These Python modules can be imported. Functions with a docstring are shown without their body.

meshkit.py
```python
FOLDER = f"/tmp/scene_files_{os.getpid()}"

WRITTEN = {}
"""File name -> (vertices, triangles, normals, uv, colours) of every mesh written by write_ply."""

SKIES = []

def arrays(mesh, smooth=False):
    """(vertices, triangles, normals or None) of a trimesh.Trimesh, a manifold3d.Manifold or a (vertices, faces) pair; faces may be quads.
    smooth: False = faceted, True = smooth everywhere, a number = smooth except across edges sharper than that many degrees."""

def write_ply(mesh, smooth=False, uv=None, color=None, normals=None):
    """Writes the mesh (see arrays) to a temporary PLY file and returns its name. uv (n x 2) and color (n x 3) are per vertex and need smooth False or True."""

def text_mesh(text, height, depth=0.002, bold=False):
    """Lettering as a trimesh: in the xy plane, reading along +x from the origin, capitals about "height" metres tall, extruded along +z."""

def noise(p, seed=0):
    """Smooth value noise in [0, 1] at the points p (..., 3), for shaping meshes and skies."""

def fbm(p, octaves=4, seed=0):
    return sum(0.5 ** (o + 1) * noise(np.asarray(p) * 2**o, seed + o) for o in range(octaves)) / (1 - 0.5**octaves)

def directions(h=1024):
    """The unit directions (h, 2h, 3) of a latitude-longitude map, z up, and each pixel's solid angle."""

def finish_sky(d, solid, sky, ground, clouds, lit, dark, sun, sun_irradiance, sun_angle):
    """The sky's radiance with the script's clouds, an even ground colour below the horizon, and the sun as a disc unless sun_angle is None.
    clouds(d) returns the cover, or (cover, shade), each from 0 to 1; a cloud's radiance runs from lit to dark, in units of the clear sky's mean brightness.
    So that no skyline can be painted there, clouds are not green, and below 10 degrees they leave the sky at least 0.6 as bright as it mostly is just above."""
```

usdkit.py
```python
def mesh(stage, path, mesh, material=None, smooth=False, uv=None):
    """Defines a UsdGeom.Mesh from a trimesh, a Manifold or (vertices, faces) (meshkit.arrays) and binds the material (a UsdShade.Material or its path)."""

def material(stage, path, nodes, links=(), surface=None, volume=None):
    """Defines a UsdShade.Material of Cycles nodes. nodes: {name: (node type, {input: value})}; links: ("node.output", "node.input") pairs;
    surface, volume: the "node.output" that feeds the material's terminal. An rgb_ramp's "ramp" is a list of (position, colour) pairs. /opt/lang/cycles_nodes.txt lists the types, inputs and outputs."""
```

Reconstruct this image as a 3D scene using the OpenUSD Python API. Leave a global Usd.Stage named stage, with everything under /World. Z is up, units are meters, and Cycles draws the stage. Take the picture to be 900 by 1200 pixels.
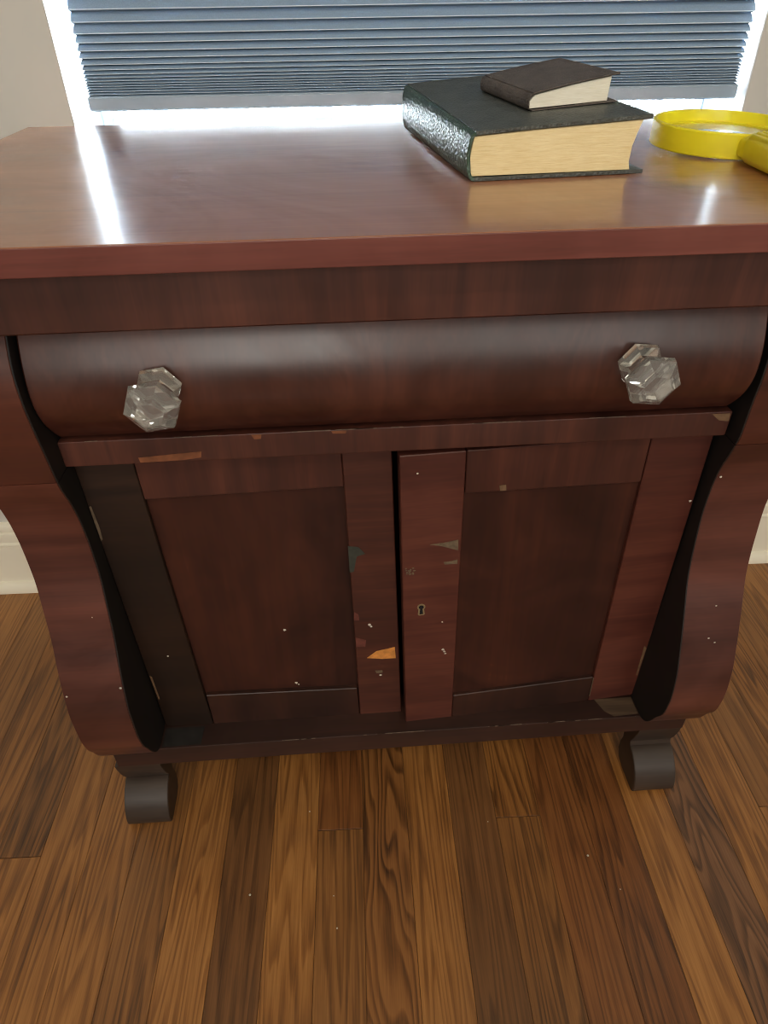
import math, random
import numpy as np
import trimesh, manifold3d
import usdkit, meshkit
from shapely.geometry import Polygon
from scipy.interpolate import CubicSpline, PchipInterpolator
from pxr import Usd, UsdGeom, UsdLux, UsdShade, Gf, Sdf

random.seed(7)
rng = np.random.default_rng(7)
stage = Usd.Stage.CreateInMemory()
UsdGeom.SetStageUpAxis(stage, UsdGeom.Tokens.z)
UsdGeom.SetStageMetersPerUnit(stage, 1.0)
UsdGeom.Xform.Define(stage, '/World')

# ------------------------------------------------------------------ camera
FPX = 791.98
CAM = (-0.04764, -0.39190, 0.81281)
R_ = (0.99748264, -0.06974769, -0.01279193)
U_ = (0.05248806, 0.60492456, 0.79455099)
F_ = (0.04767994, 0.79322225, -0.60706267)
cam = UsdGeom.Camera.Define(stage, '/World/camera')
cam.AddTransformOp().Set(Gf.Matrix4d(*R_, 0, *U_, 0, *[-x for x in F_], 0, *CAM, 1))
cam.CreateHorizontalApertureAttr(36.0)
cam.CreateFocalLengthAttr(36.0 * FPX / 900.0)
cam.CreateClippingRangeAttr(Gf.Vec2f(0.02, 500.0))
cam.CreateExposureAttr(1.1)

# ------------------------------------------------------------------ light
sky = UsdLux.DomeLight.Define(stage, '/World/sky_light')
sky.CreateIntensityAttr(14.0)
sky.CreateColorAttr(Gf.Vec3f(0.80, 0.92, 1.0))
sun = UsdLux.DistantLight.Define(stage, '/World/sun_light')     # high, over the house: lights the yard, not the room
sun.CreateIntensityAttr(14.0)
sun.CreateAngleAttr(0.53)
sun.AddRotateXYZOp().Set(Gf.Vec3f(-28, 24, 0))
lamp = UsdLux.SphereLight.Define(stage, '/World/ceiling_lamp_light')
lamp.CreateRadiusAttr(0.07)
lamp.CreateIntensityAttr(56.0)
lamp.CreateColorAttr(Gf.Vec3f(1.0, 0.86, 0.66))
lamp.AddTranslateOp().Set(Gf.Vec3d(0.12, -1.35, 2.3))
fill = UsdLux.RectLight.Define(stage, '/World/room_window_light')   # added unseen area light behind the camera, for room light and drawer sheen
fill.CreateWidthAttr(1.1); fill.CreateHeightAttr(1.2)
fill.CreateIntensityAttr(2.8)
fill.CreateColorAttr(Gf.Vec3f(1.0, 0.96, 0.90))
fill.AddTranslateOp().Set(Gf.Vec3d(-0.5, -2.55, 1.5))
fill.AddRotateXYZOp().Set(Gf.Vec3f(90, 0, 0))                    # faces +y

fill2 = UsdLux.RectLight.Define(stage, '/World/second_window_light')   # second added light, carries the sheen to the drawer's right end
fill2.CreateWidthAttr(1.0); fill2.CreateHeightAttr(1.2)
fill2.CreateIntensityAttr(1.5)
fill2.CreateColorAttr(Gf.Vec3f(1.0, 0.97, 0.92))
fill2.AddTranslateOp().Set(Gf.Vec3d(1.1, -2.55, 1.5))
fill2.AddRotateXYZOp().Set(Gf.Vec3f(90, 0, 0))

# ------------------------------------------------------------------ helpers
used = {}
def fresh(parent, name):
    key = (parent, name)
    n = used.get(key, -1) + 1
    used[key] = n
    return name if n == 0 else f'{name}_{n:03d}'

BASE = {}
def thing(name, label, cat, base=(0, 0, 0), group=None, kind=None):
    path = '/World/' + fresh('/World', name)
    x = UsdGeom.Xform.Define(stage, path)
    x.AddTranslateOp().Set(Gf.Vec3d(*base))
    BASE[path] = np.array(base, float)
    pr = x.GetPrim()
    if label: pr.SetCustomDataByKey('label', label)
    if cat: pr.SetCustomDataByKey('category', cat)
    if group: pr.SetCustomDataByKey('group', group)
    if kind: pr.SetCustomDataByKey('kind', kind)
    return path

def obj(name, mesh, mat, parent='/World', smooth=30, label=None, cat=None, kind=None):
    """one Mesh prim; the mesh comes in world coordinates"""
    path = parent + '/' + fresh(parent, name)
    base = BASE.get(parent, np.zeros(3))
    BASE[path] = base
    v, f, _ = meshkit.arrays(mesh)
    m = usdkit.mesh(stage, path, trimesh.Trimesh(v - base, f, process=False), mat, smooth)
    pr = m.GetPrim()
    if label: pr.SetCustomDataByKey('label', label)
    if cat: pr.SetCustomDataByKey('category', cat)
    if kind: pr.SetCustomDataByKey('kind', kind)
    return path

def cat_(*ms):
    out = []
    for m in ms:
        v, f, _ = meshkit.arrays(m)
        out.append(trimesh.Trimesh(v, f, process=False))
    return trimesh.util.concatenate(out)

def cbox(x0, x1, y0, y1, z0, z1, c=0.001):
    """box with chamfered edges"""
    pts = []
    for sx, x in ((1, x0), (-1, x1)):
        for sy, y in ((1, y0), (-1, y1)):
            for sz, z in ((1, z0), (-1, z1)):
                pts += [(x, y + sy * c, z + sz * c), (x + sx * c, y, z + sz * c), (x + sx * c, y + sy * c, z)]
    return trimesh.convex.convex_hull(np.array(pts))

def xextrude(poly, x0, x1, c=0.0012, map3=None):
    """closed profile [(y, z)...] swept along x with softened ends; keeps vertex order so that ends can be inset"""
    p = np.array(poly, float)
    area = 0.5 * np.sum(p[:, 0] * np.roll(p[:, 1], -1) - np.roll(p[:, 0], -1) * p[:, 1])
    if area < 0: p = p[::-1]
    e = np.roll(p, -1, 0) - p
    n = np.stack([e[:, 1], -e[:, 0]], 1); n /= np.maximum(np.linalg.norm(n, axis=1, keepdims=True), 1e-9)
    vn = n + np.roll(n, 1, 0); vn /= np.maximum(np.linalg.norm(vn, axis=1, keepdims=True), 1e-9)
    inn = p - vn * c
    rings = [(x0, inn), (x0 + c, p), (x1 - c, p), (x1, inn)]
    V = np.vstack([np.column_stack([np.full(len(q), x), q]) for x, q in rings])
    k = len(p); F = []
    for r in range(3):
        for i in range(k):
            j = (i + 1) % k
            a, b, cc, d = r * k + i, r * k + j, (r + 1) * k + j, (r + 1) * k + i
            F += [(a, d, cc), (a, cc, b)]
    tri = trimesh.creation.triangulate_polygon(Polygon(p), engine='earcut')
    tv, tf = tri
    from scipy.spatial import cKDTree
    idx = cKDTree(p).query(tv)[1]
    cap = idx[tf]
    for t in cap:
        q = p[t]
        s = (q[1, 0] - q[0, 0]) * (q[2, 1] - q[0, 1]) - (q[2, 0] - q[0, 0]) * (q[1, 1] - q[0, 1])
        t = t if s > 0 else t[::-1]
        F.append(tuple(3 * k + t)); F.append(tuple(t[::-1]))
    m = trimesh.Trimesh(V, np.array(F), process=False)
    m.fix_normals()
    return m

# wall frame: the wall and the floor boards are turned 1.386 degrees against the washstand
TH = math.radians(1.386018)
E_ = np.array([math.cos(TH), -math.sin(TH), 0.0]); D_ = np.array([math.sin(TH), math.cos(TH), 0.0])
O_ = np.array([0, 0.47758, 0.0])
def W(mesh):
    """(s, off, z) of the wall frame -> world"""
    v, f, _ = meshkit.arrays(mesh)
    w = O_ + v[:, :1] * E_ + v[:, 1:2] * D_ + v[:, 2:3] * np.array([0, 0, 1.0])
    return trimesh.Trimesh(w, f, process=False)

# ------------------------------------------------------------------ materials
def mat(name, nodes, links, surface='p.BSDF'):
    return usdkit.material(stage, '/World/Looks/' + name, nodes, links, surface=surface)

def plain(name, color, rough=0.5, var=0.06, scale=30, bump=0.0, **kw):
    c = np.array(color, float)
    nodes = {'g': ('geometry', {}),
             'n': ('noise_texture', {'scale': scale, 'detail': 4.0}),
             'r': ('rgb_ramp', {'ramp': [(0.25, tuple(c * (1 - var))), (0.75, tuple(c * (1 + var)))]}),
             'p': ('principled_bsdf', {'roughness': rough, **kw})}
    links = [('g.position', 'n.vector'), ('n.fac', 'r.fac'), ('r.color', 'p.base_color')]
    if bump:
        nodes['b'] = ('bump', {'strength': 0.5, 'distance': bump})
        links += [('n.fac', 'b.height'), ('b.normal', 'p.normal')]
    return mat(name, nodes, links)

def wood(name, grain, ramp, rough=0.34, coat=0.25, coat_rough=0.2, band=8.0, streak=70.0, distort=0.7, seed=0.0, blotch=4.0, bump=0.00025, spec=0.5, w=(0.42, 0.42, 0.30), bdist=1.2):
    """grain: axis along which the fibres run; streaks stay long along it"""
    sc = {'x': (0.07, 1, 1), 'y': (1, 0.07, 1), 'z': (1, 1, 0.07)}[grain]
    bs = {'x': (0.15, 1, 1), 'y': (1, 0.15, 1), 'z': (1, 1, 0.15)}[grain]
    nodes = {
        'g': ('geometry', {}),
        'm': ('mapping', {'scale': sc, 'location': (seed, seed * 0.7, seed * 1.3)}),
        'mb': ('mapping', {'scale': bs, 'location': (seed * 1.7, seed, -seed)}),
        'n1': ('noise_texture', {'scale': streak, 'detail': 5.0, 'roughness': 0.62, 'distortion': distort}),
        'n2': ('noise_texture', {'scale': band, 'detail': 2.0, 'roughness': 0.5, 'distortion': 0.4}),
        'n3': ('noise_texture', {'scale': blotch, 'detail': 5.0, 'roughness': 0.6, 'distortion': bdist}),
        'n4': ('noise_texture', {'scale': streak * 9, 'detail': 2.0}),
        'a1': ('math', {'math_type': 'multiply_add', 'value2': w[0], 'value3': 0.0}),
        'a2': ('math', {'math_type': 'multiply_add', 'value2': w[1]}),
        'a3': ('math', {'math_type': 'multiply_add', 'value2': w[2]}),
        'a4': ('math', {'math_type': 'multiply_add', 'value2': 0.10}),
        'r': ('rgb_ramp', {'ramp': ramp}),
        'rr': ('map_range', {'from_min': 0.3, 'from_max': 0.75, 'to_min': rough * 0.8, 'to_max': rough * 1.35, 'clamp': True}),
        'b': ('bump', {'strength': 0.45, 'distance': bump}),
        'p': ('principled_bsdf', {'coat_weight': coat, 'coat_roughness': coat_rough, 'specular_ior_level': spec})}
    links = [('g.position', 'm.vector'), ('g.position', 'mb.vector'), ('m.vector', 'n1.vector'), ('mb.vector', 'n2.vector'), ('g.position', 'n3.vector'), ('m.vector', 'n4.vector'),
             ('n1.fac', 'a1.value1'), ('n2.fac', 'a2.value1'), ('a1.value', 'a2.value3'), ('n3.fac', 'a3.value1'), ('a2.value', 'a3.value3'),
             ('n4.fac', 'a4.value1'), ('a3.value', 'a4.value3'), ('a4.value', 'r.fac'), ('r.color', 'p.base_color'),
             ('n3.fac', 'rr.value'), ('rr.result', 'p.roughness'), ('n1.fac', 'b.height'), ('b.normal', 'p.normal')]
    return mat(name, nodes, links)

def ramp3(d, m, l, lo=0.36, hi=0.86):
    return [(lo, d), ((lo + hi) / 2, m), (hi, l)]

MAH = ramp3((0.018, 0.0062, 0.0048), (0.058, 0.0165, 0.0105), (0.125, 0.037, 0.021))
MAHD = ramp3((0.010, 0.0045, 0.0034), (0.030, 0.0105, 0.0065), (0.066, 0.022, 0.012))
MAHR = ramp3((0.022, 0.007, 0.0055), (0.076, 0.020, 0.0135), (0.150, 0.044, 0.026))
MAHLIT = ramp3((0.130, 0.042, 0.019), (0.300, 0.115, 0.052), (0.420, 0.185, 0.090))  # lighter and more orange: light on the top surface put into the colour
M = {}
M['top'] = wood('lit_table_top_wood', 'x', MAHLIT, rough=0.30, coat=0.55, coat_rough=0.13, band=14, streak=60, seed=1.3, bump=0.0003)
M['frieze'] = wood('frieze_wood', 'z', MAH, rough=0.42, coat=0.2, band=16, streak=50, seed=2.1)
M['drawer'] = wood('drawer_wood', 'z', MAH, rough=0.36, coat=0.35, coat_rough=0.26, band=7, streak=34, distort=1.4, seed=3.7, blotch=7)
M['rail'] = wood('rail_wood', 'z', MAH, rough=0.45, coat=0.1, band=20, streak=60, seed=4.4)
M['pillar'] = wood('pilaster_wood', 'x', ramp3((0.015, 0.006, 0.0045), (0.064, 0.0185, 0.0135), (0.150, 0.046, 0.030)), rough=0.40, coat=0.2, coat_rough=0.3, band=13, streak=40, seed=5.2, blotch=7, w=(0.30, 0.62, 0.32))
M['pillar2'] = wood('pilaster_cap_wood', 'x', ramp3((0.024, 0.008, 0.006), (0.080, 0.021, 0.012), (0.17, 0.046, 0.023)), rough=0.40, coat=0.2, coat_rough=0.3, band=14, streak=40, seed=9.2, blotch=6)
M['stile'] = wood('stile_wood', 'x', MAHR, rough=0.46, coat=0.1, band=12, streak=50, seed=6.6, spec=0.4)
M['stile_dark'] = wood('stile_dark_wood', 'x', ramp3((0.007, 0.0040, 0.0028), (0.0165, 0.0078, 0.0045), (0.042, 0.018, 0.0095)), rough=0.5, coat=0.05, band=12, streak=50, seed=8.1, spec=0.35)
M['stile_mid'] = wood('stile_middle_wood', 'x', MAH, rough=0.46, coat=0.1, band=14, streak=50, seed=6.1, spec=0.4)
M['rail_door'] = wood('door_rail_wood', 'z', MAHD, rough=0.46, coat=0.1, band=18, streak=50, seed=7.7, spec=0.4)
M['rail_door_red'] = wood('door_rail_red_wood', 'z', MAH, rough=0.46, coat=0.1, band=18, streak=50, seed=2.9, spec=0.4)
M['panel'] = wood('door_panel_wood', 'z', [(0.40, (0.012, 0.0045, 0.0035)), (0.56, (0.036, 0.0105, 0.0065)), (0.68, (0.060, 0.0165, 0.0085)), (0.76, (0.145, 0.042, 0.016))], rough=0.5, coat=0.04, band=6, streak=18, distort=2.4, seed=5.5, blotch=6, spec=0.3, w=(0.24, 0.30, 0.56), bdist=0.9)
M['base'] = wood('base_wood', 'x', MAHD, rough=0.5, coat=0.05, band=12, streak=50, seed=1.9)
M['foot'] = wood('foot_wood', 'x', ramp3((0.016, 0.010, 0.007), (0.036, 0.023, 0.016), (0.068, 0.043, 0.030)), rough=0.46, coat=0.05, band=20, streak=60, seed=3.1)
M['carcass'] = wood('carcass_wood', 'z', MAHD, rough=0.6, coat=0.0, band=10, streak=50, seed=1.1)
M['cheek'] = plain('stain_and_shade_wood', (0.007, 0.005, 0.004), rough=0.6, var=0.3, scale=20)  # dark stain plus the shade of the pilasters' inner sides, in one colour
M['black'] = plain('dark_edge', (0.006, 0.005, 0.004), rough=0.7)

# oak boards: a few tones, the grain of every board shifted by the object's own random number
def oak(name, dark, mid, light, cathedral=False, seed=0.0):
    grey = tuple(0.45 * np.array(mid) + 0.55 * np.array((0.105, 0.066, 0.036)) * (sum(mid) / 0.29))
    nodes = {
        'g': ('geometry', {}), 'oi': ('object_info', {}),
        'rot': ('mapping', {'rotation': (0, 0, TH)}),
        'cx': ('math', {'math_type': 'multiply', 'value2': 37.0}),
        'cv': ('combine_xyz', {'z': seed}),
        'add': ('vector_math', {'math_type': 'add'}),
        'm1': ('mapping', {'scale': (1.0, 0.03, 1.0)}),
        'm2': ('mapping', {'scale': (1.0, 0.16 if cathedral else 0.045, 1.0)}),
        'n1': ('noise_texture', {'scale': 620.0, 'detail': 3.0, 'roughness': 0.6, 'distortion': 0.2}),
        'n5': ('noise_texture', {'scale': 150.0, 'detail': 3.0, 'roughness': 0.6, 'distortion': 0.3}),
        'n0': ('noise_texture', {'scale': 17.0 if cathedral else 25.0, 'detail': 2.0, 'roughness': 0.4, 'distortion': 0.2}),
        'k': ('math', {'math_type': 'multiply', 'value2': 19.0 if cathedral else 17.0}),
        'pp': ('math', {'math_type': 'fraction'}),
        'pw': ('rgb_ramp', {'ramp': [(0.0, (0.25,) * 3), (0.10, (0.0,) * 3), (0.30, (0.30,) * 3), (0.55, (0.85,) * 3), (0.9, (1.0,) * 3), (1.0, (0.25,) * 3)]}),
        'bw': ('rgb_to_bw', {}),
        'n3': ('noise_texture', {'scale': 5.0, 'detail': 3.0, 'roughness': 0.6}),
        's1': ('math', {'math_type': 'multiply_add', 'value2': 0.40, 'value3': -0.20}),
        's5': ('math', {'math_type': 'multiply_add', 'value2': 0.32}),
        's2': ('math', {'math_type': 'multiply_add', 'value2': 0.30 if cathedral else 0.20}),
        's3': ('math', {'math_type': 'multiply_add', 'value2': 0.36}),
        's4': ('math', {'math_type': 'multiply_add', 'value2': 0.12}),
        'r': ('rgb_ramp', {'ramp': [(0.25, dark), (0.53, mid), (0.82, light)]}),
        'nw': ('noise_texture', {'scale': 3.2, 'detail': 4.0, 'roughness': 0.65, 'distortion': 0.5}),
        'wf': ('map_range', {'from_min': 0.50, 'from_max': 0.68, 'to_min': 0.0, 'to_max': 0.32, 'clamp': True}),
        'mx': ('mix_color', {'b': grey}),
        'b': ('bump', {'strength': 0.35, 'distance': 0.0003}),
        'p': ('principled_bsdf', {'roughness': 0.40, 'coat_weight': 0.10, 'coat_roughness': 0.25})}
    links = [('g.position', 'rot.vector'), ('oi.random', 'cx.value1'), ('cx.value', 'cv.y'), ('cx.value', 'cv.x'), ('rot.vector', 'add.vector1'), ('cv.vector', 'add.vector2'),
             ('add.vector', 'm1.vector'), ('add.vector', 'm2.vector'), ('m1.vector', 'n1.vector'), ('m1.vector', 'n5.vector'), ('m2.vector', 'n0.vector'), ('n0.fac', 'k.value1'), ('k.value', 'pp.value1'), ('pp.value', 'pw.fac'), ('pw.color', 'bw.color'),
             ('n1.fac', 's1.value1'), ('n5.fac', 's5.value1'), ('s1.value', 's5.value3'), ('bw.val', 's2.value1'), ('s5.value', 's2.value3'), ('add.vector', 'n3.vector'), ('n3.fac', 's3.value1'), ('s2.value', 's3.value3'),
             ('oi.random', 's4.value1'), ('s3.value', 's4.value3'), ('s4.value', 'r.fac'),
             ('g.position', 'nw.vector'), ('nw.fac', 'wf.value'), ('wf.result', 'mx.fac'), ('r.color', 'mx.a'), ('mx.result', 'p.base_color'), ('n1.fac', 'b.height'), ('b.normal', 'p.normal')]
    return mat(name, nodes, links)

OAK = {
    'gold': oak('oak_gold', (0.0638, 0.0228, 0.0060), (0.2726, 0.1104, 0.0264), (0.4640, 0.2160, 0.0600), seed=1),
    'dark': oak('oak_dark', (0.0300, 0.0125, 0.0048), (0.1480, 0.0620, 0.0190), (0.2320, 0.1020, 0.0336), seed=2),
    'cath': oak('oak_cathedral', (0.0278, 0.0108, 0.0036), (0.1914, 0.0744, 0.0192), (0.3248, 0.1380, 0.0384), cathedral=True, seed=3),
    'red': oak('oak_red', (0.0348, 0.0120, 0.0042), (0.1682, 0.0600, 0.0156), (0.2900, 0.1152, 0.0312), seed=4),
    'mid': oak('oak_medium', (0.0487, 0.0192, 0.0060), (0.2204, 0.0912, 0.0240), (0.3712, 0.1680, 0.0480), seed=5),
    'mauve': oak('oak_mauve', (0.0348, 0.0156, 0.0072), (0.1508, 0.0660, 0.0264), (0.2494, 0.1176, 0.0504), cathedral=True, seed=6),
}
M['sub'] = plain('floor_gap', (0.012, 0.007, 0.004), rough=0.8)
M['wall'] = plain('wall_paint', (0.60, 0.595, 0.56), rough=0.7, var=0.03, scale=12, bump=0.0004)
M['trim'] = plain('cream_trim_paint', (0.90, 0.86, 0.72), rough=0.35, var=0.03, scale=9)
M['ceil'] = plain('ceiling_paint', (0.72, 0.71, 0.67), rough=0.8, var=0.02)
M['white'] = plain('white_window_paint', (0.80, 0.80, 0.78), rough=0.35, var=0.02)
M['yard'] = plain('pale_yard', (0.62, 0.62, 0.60), rough=0.9, var=0.08, scale=2)
M['glass_pane'] = usdkit.material(stage, '/World/Looks/window_glass', {
    'f': ('fresnel', {'IOR': 1.5}), 't': ('transparent_bsdf', {}), 's': ('glossy_bsdf', {'roughness': 0.02, 'color': (1, 1, 1)}), 'x': ('mix_closure', {})},
    [('f.fac', 'x.fac'), ('t.BSDF', 'x.closure1'), ('s.BSDF', 'x.closure2')], surface='x.closure')

# ------------------------------------------------------------------ the setting: floor of oak strips
P0, PITCH = -0.3741, 0.0551
floor = thing('floor', 'narrow oak strip floor of golden and dark brown boards', None, (0, 0, 0), kind='structure')
obj('subfloor', W(cbox(-2.0, 2.0, -3.3, 0.16, -0.06, -0.012, 0.001)), M['sub'], floor, smooth=False)
tone = {-7: 'mid', -6: 'gold', -5: 'gold', -4: 'mid', -3: 'gold', -2: 'gold', -1: 'gold', 0: 'gold', 1: 'mid', 2: 'gold', 3: 'dark', 4: 'gold', 5: 'mid', 6: 'cath', 7: 'gold', 8: 'dark', 9: 'mid',
        10: 'red', 11: 'red', 12: 'gold', 13: 'mauve', 14: 'gold', 15: 'gold', 16: 'gold', 17: 'mid', 18: 'gold', 19: 'gold', 20: 'mid'}
joint = {-2: [-0.459], 9: [-0.44], 5: [-0.445], 15: [-0.443]}
below = {5: 'red', 9: 'gold', -2: 'mid', 15: 'mid'}          # the board on the far side of the forced joint
# one flat floor board, its four upper edges eased
for k in range(-29, 37):
    s0, s1 = P0 + PITCH * k, P0 + PITCH * (k + 1)
    t0, t1 = -3.25, 0.013
    cuts = sorted(joint.get(k, []))
    if not cuts:
        c = -0.95 - random.random() * 0.9 if -16 < k < 26 else None
        cuts = [c] if c else []
    edges = [t0] + cuts + [t1]
    for a, b in zip(edges[:-1], edges[1:]):
        tn = tone.get(k) or random.choice(['gold', 'mid', 'mid', 'dark', 'red'])
        if k in below and b == t1: tn = below[k]
        dz = random.uniform(-0.0002, 0.0)
        obj('plank', W(cbox(s0 + 0.0002, s1 - 0.0002, a + 0.0002, b - 0.0007, -0.012, dz, 0.00015)), OAK[tn], floor, smooth=False)

# ------------------------------------------------------------------ walls
WF = 0.024                                                   # wall face, from the front of the baseboard's shoe
OX0, OX1, OZ0, OZ1 = -0.341, 0.433, 0.672, 1.72
def box(x0, x1, y0, y1, z0, z1):
    return manifold3d.Manifold.cube([x1 - x0, y1 - y0, z1 - z0]).translate([x0, y0, z0])
def structure(name, mesh, m, smooth=False):
    return obj(name, mesh, m, '/World', smooth, kind='structure')
wb = box(-2.0, 2.0, WF, WF + 0.16, -0.02, 2.5) - box(OX0, OX1, WF - 0.1, WF + 0.3, OZ0, OZ1)
structure('wall_back', W(wb), M['wall'])
structure('wall_left', W(box(-2.1, -2.0, -3.3, WF + 0.16, -0.02, 2.5)), M['wall'])
structure('wall_right', W(box(2.0, 2.1, -3.3, WF + 0.16, -0.02, 2.5)), M['wall'])
structure('wall_front', W(box(-2.1, 2.1, -3.4, -3.3, -0.02, 2.5)), M['wall'])
structure('ceiling', W(box(-2.1, 2.1, -3.4, WF + 0.16, 2.5, 2.6)), M['ceil'])

def profile_run(pts, x0, x1):
    return xextrude(pts, x0, x1, 0.0)
# baseboard: shoe moulding, flat board, bead, grooved cap
bb = thing('baseboard_back', 'cream painted baseboard with grooved cap and shoe moulding', None, (0, 0.48, 0), kind='structure')
a = np.linspace(0, math.pi / 2, 8)
shoe = [(0.013, 0.0)] + [(0.0 + 0.013 * (1 - math.cos(t)) * 0.9, 0.0185 * math.sin(t)) for t in a] + [(0.013, 0.0186)]
obj('shoe_moulding', W(profile_run(shoe, -2.0, 2.0)), M['trim'], bb)
obj('board', W(cbox(-2.0, 2.0, 0.012, WF, 0.0, 0.0950, 0.0008)), M['trim'], bb, smooth=False)
capp = [(WF, 0.0953), (0.0125, 0.0953), (0.0102, 0.0965), (0.0095, 0.0985), (0.0102, 0.1005), (0.0125, 0.1016), (0.0132, 0.1028), (0.0118, 0.1040), (0.0112, 0.118), (0.0120, 0.1212), (0.0150, 0.1228),
        (0.0150, 0.1243), (0.0128, 0.1256), (0.0125, 0.130), (0.0138, 0.1352), (0.0165, 0.1378), (WF, 0.1385)]
obj('cap_moulding', W(profile_run(capp, -2.0, 2.0)), M['trim'], bb, smooth=40)

# window in the back wall
win = thing('window_1', 'sunlit white window behind the pleated blind', None, (0.05, 0.55, 0.67), kind='structure')
for s in (0, 1):
    x = OX0 if s == 0 else OX1 - 0.001
    obj('jamb', W(cbox(x, x + 0.001, WF + 0.0004, WF + 0.155, OZ0, OZ1, 0.0002)), M['white'], win, smooth=False)
obj('sill', W(cbox(OX0, OX1, WF + 0.002, WF + 0.19, OZ0, OZ0 + 0.012, 0.002)), M['white'], win, smooth=False)
obj('head', W(cbox(OX0, OX1, WF + 0.003, WF + 0.155, OZ1 - 0.006, OZ1, 0.0008)), M['white'], win, smooth=False)
ix0, ix1 = OX0 + 0.001, OX1 - 0.001
for x in (ix0, ix1 - 0.012):
    obj('sash_stile', W(cbox(x, x + 0.012, WF + 0.105, WF + 0.135, OZ0 + 0.012, OZ1 - 0.006, 0.001)), M['white'], win, smooth=False)
obj('sash_rail', W(cbox(ix0 + 0.012, ix1 - 0.012, WF + 0.105, WF + 0.135, OZ0 + 0.012, OZ0 + 0.022, 0.001)), M['white'], win, smooth=False)
obj('sash_rail', W(cbox(ix0 + 0.012, ix1 - 0.012, WF + 0.105, WF + 0.135, OZ1 - 0.036, OZ1 - 0.006, 0.001)), M['white'], win, smooth=False)
obj('pane', W(cbox(ix0 + 0.012, ix1 - 0.012, WF + 0.118, WF + 0.122, OZ0 + 0.022, OZ1 - 0.036, 0.0005)), M['glass_pane'], win, smooth=False)
obj('sash_lift', W(cat_(cbox(-0.072, -0.048, WF + 0.085, WF + 0.105, 0.694, 0.698, 0.001), cbox(-0.072, -0.048, WF + 0.101, WF + 0.105, 0.686, 0.698, 0.001))), M['white'], win, smooth=False)
structure('ground', box(-30, 30, 0.75, 60, -0.8, -0.7), M['yard'])

# ------------------------------------------------------------------ pleated blind
bz = [0.7250, 0.7276, 0.7302, 0.7329, 0.7353, 0.7378, 0.7404, 0.7435, 0.7468, 0.7510, 0.7559, 0.7620, 0.7686, 0.7760, 0.7840, 0.7942, 0.8052]
while bz[-1] < 1.64: bz.append(bz[-1] + 0.0122)
M['blind'] = usdkit.material(stage, '/World/Looks/blind_fabric', {
    'g': ('geometry', {}), 'n': ('noise_texture', {'scale': 900.0, 'detail': 2.0}),
    'r': ('rgb_ramp', {'ramp': [(0.3, (0.26, 0.36, 0.48)), (0.7, (0.31, 0.425, 0.56))]}),
    'd': ('diffuse_bsdf', {'roughness': 0.6}), 't': ('translucent_bsdf', {'color': (0.32, 0.42, 0.52)}), 'x': ('mix_closure', {'fac': 0.07})},
    [('g.position', 'n.vector'), ('n.fac', 'r.fac'), ('r.color', 'd.color'), ('d.BSDF', 'x.closure1'), ('t.BSDF', 'x.closure2')], surface='x.closure')
M['blind_rail'] = plain('blind_rail_grey', (0.31, 0.40, 0.50), rough=0.5)
blind = thing('pleated_blind', 'blue-grey pleated window blind pulled down almost to the sill', 'window blind', (0.05, 0.52, 0.71))
BX0, BX1, BY = -0.3225, 0.4268, 0.046
front, seams = [], []
L_ = 0.0105
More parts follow.
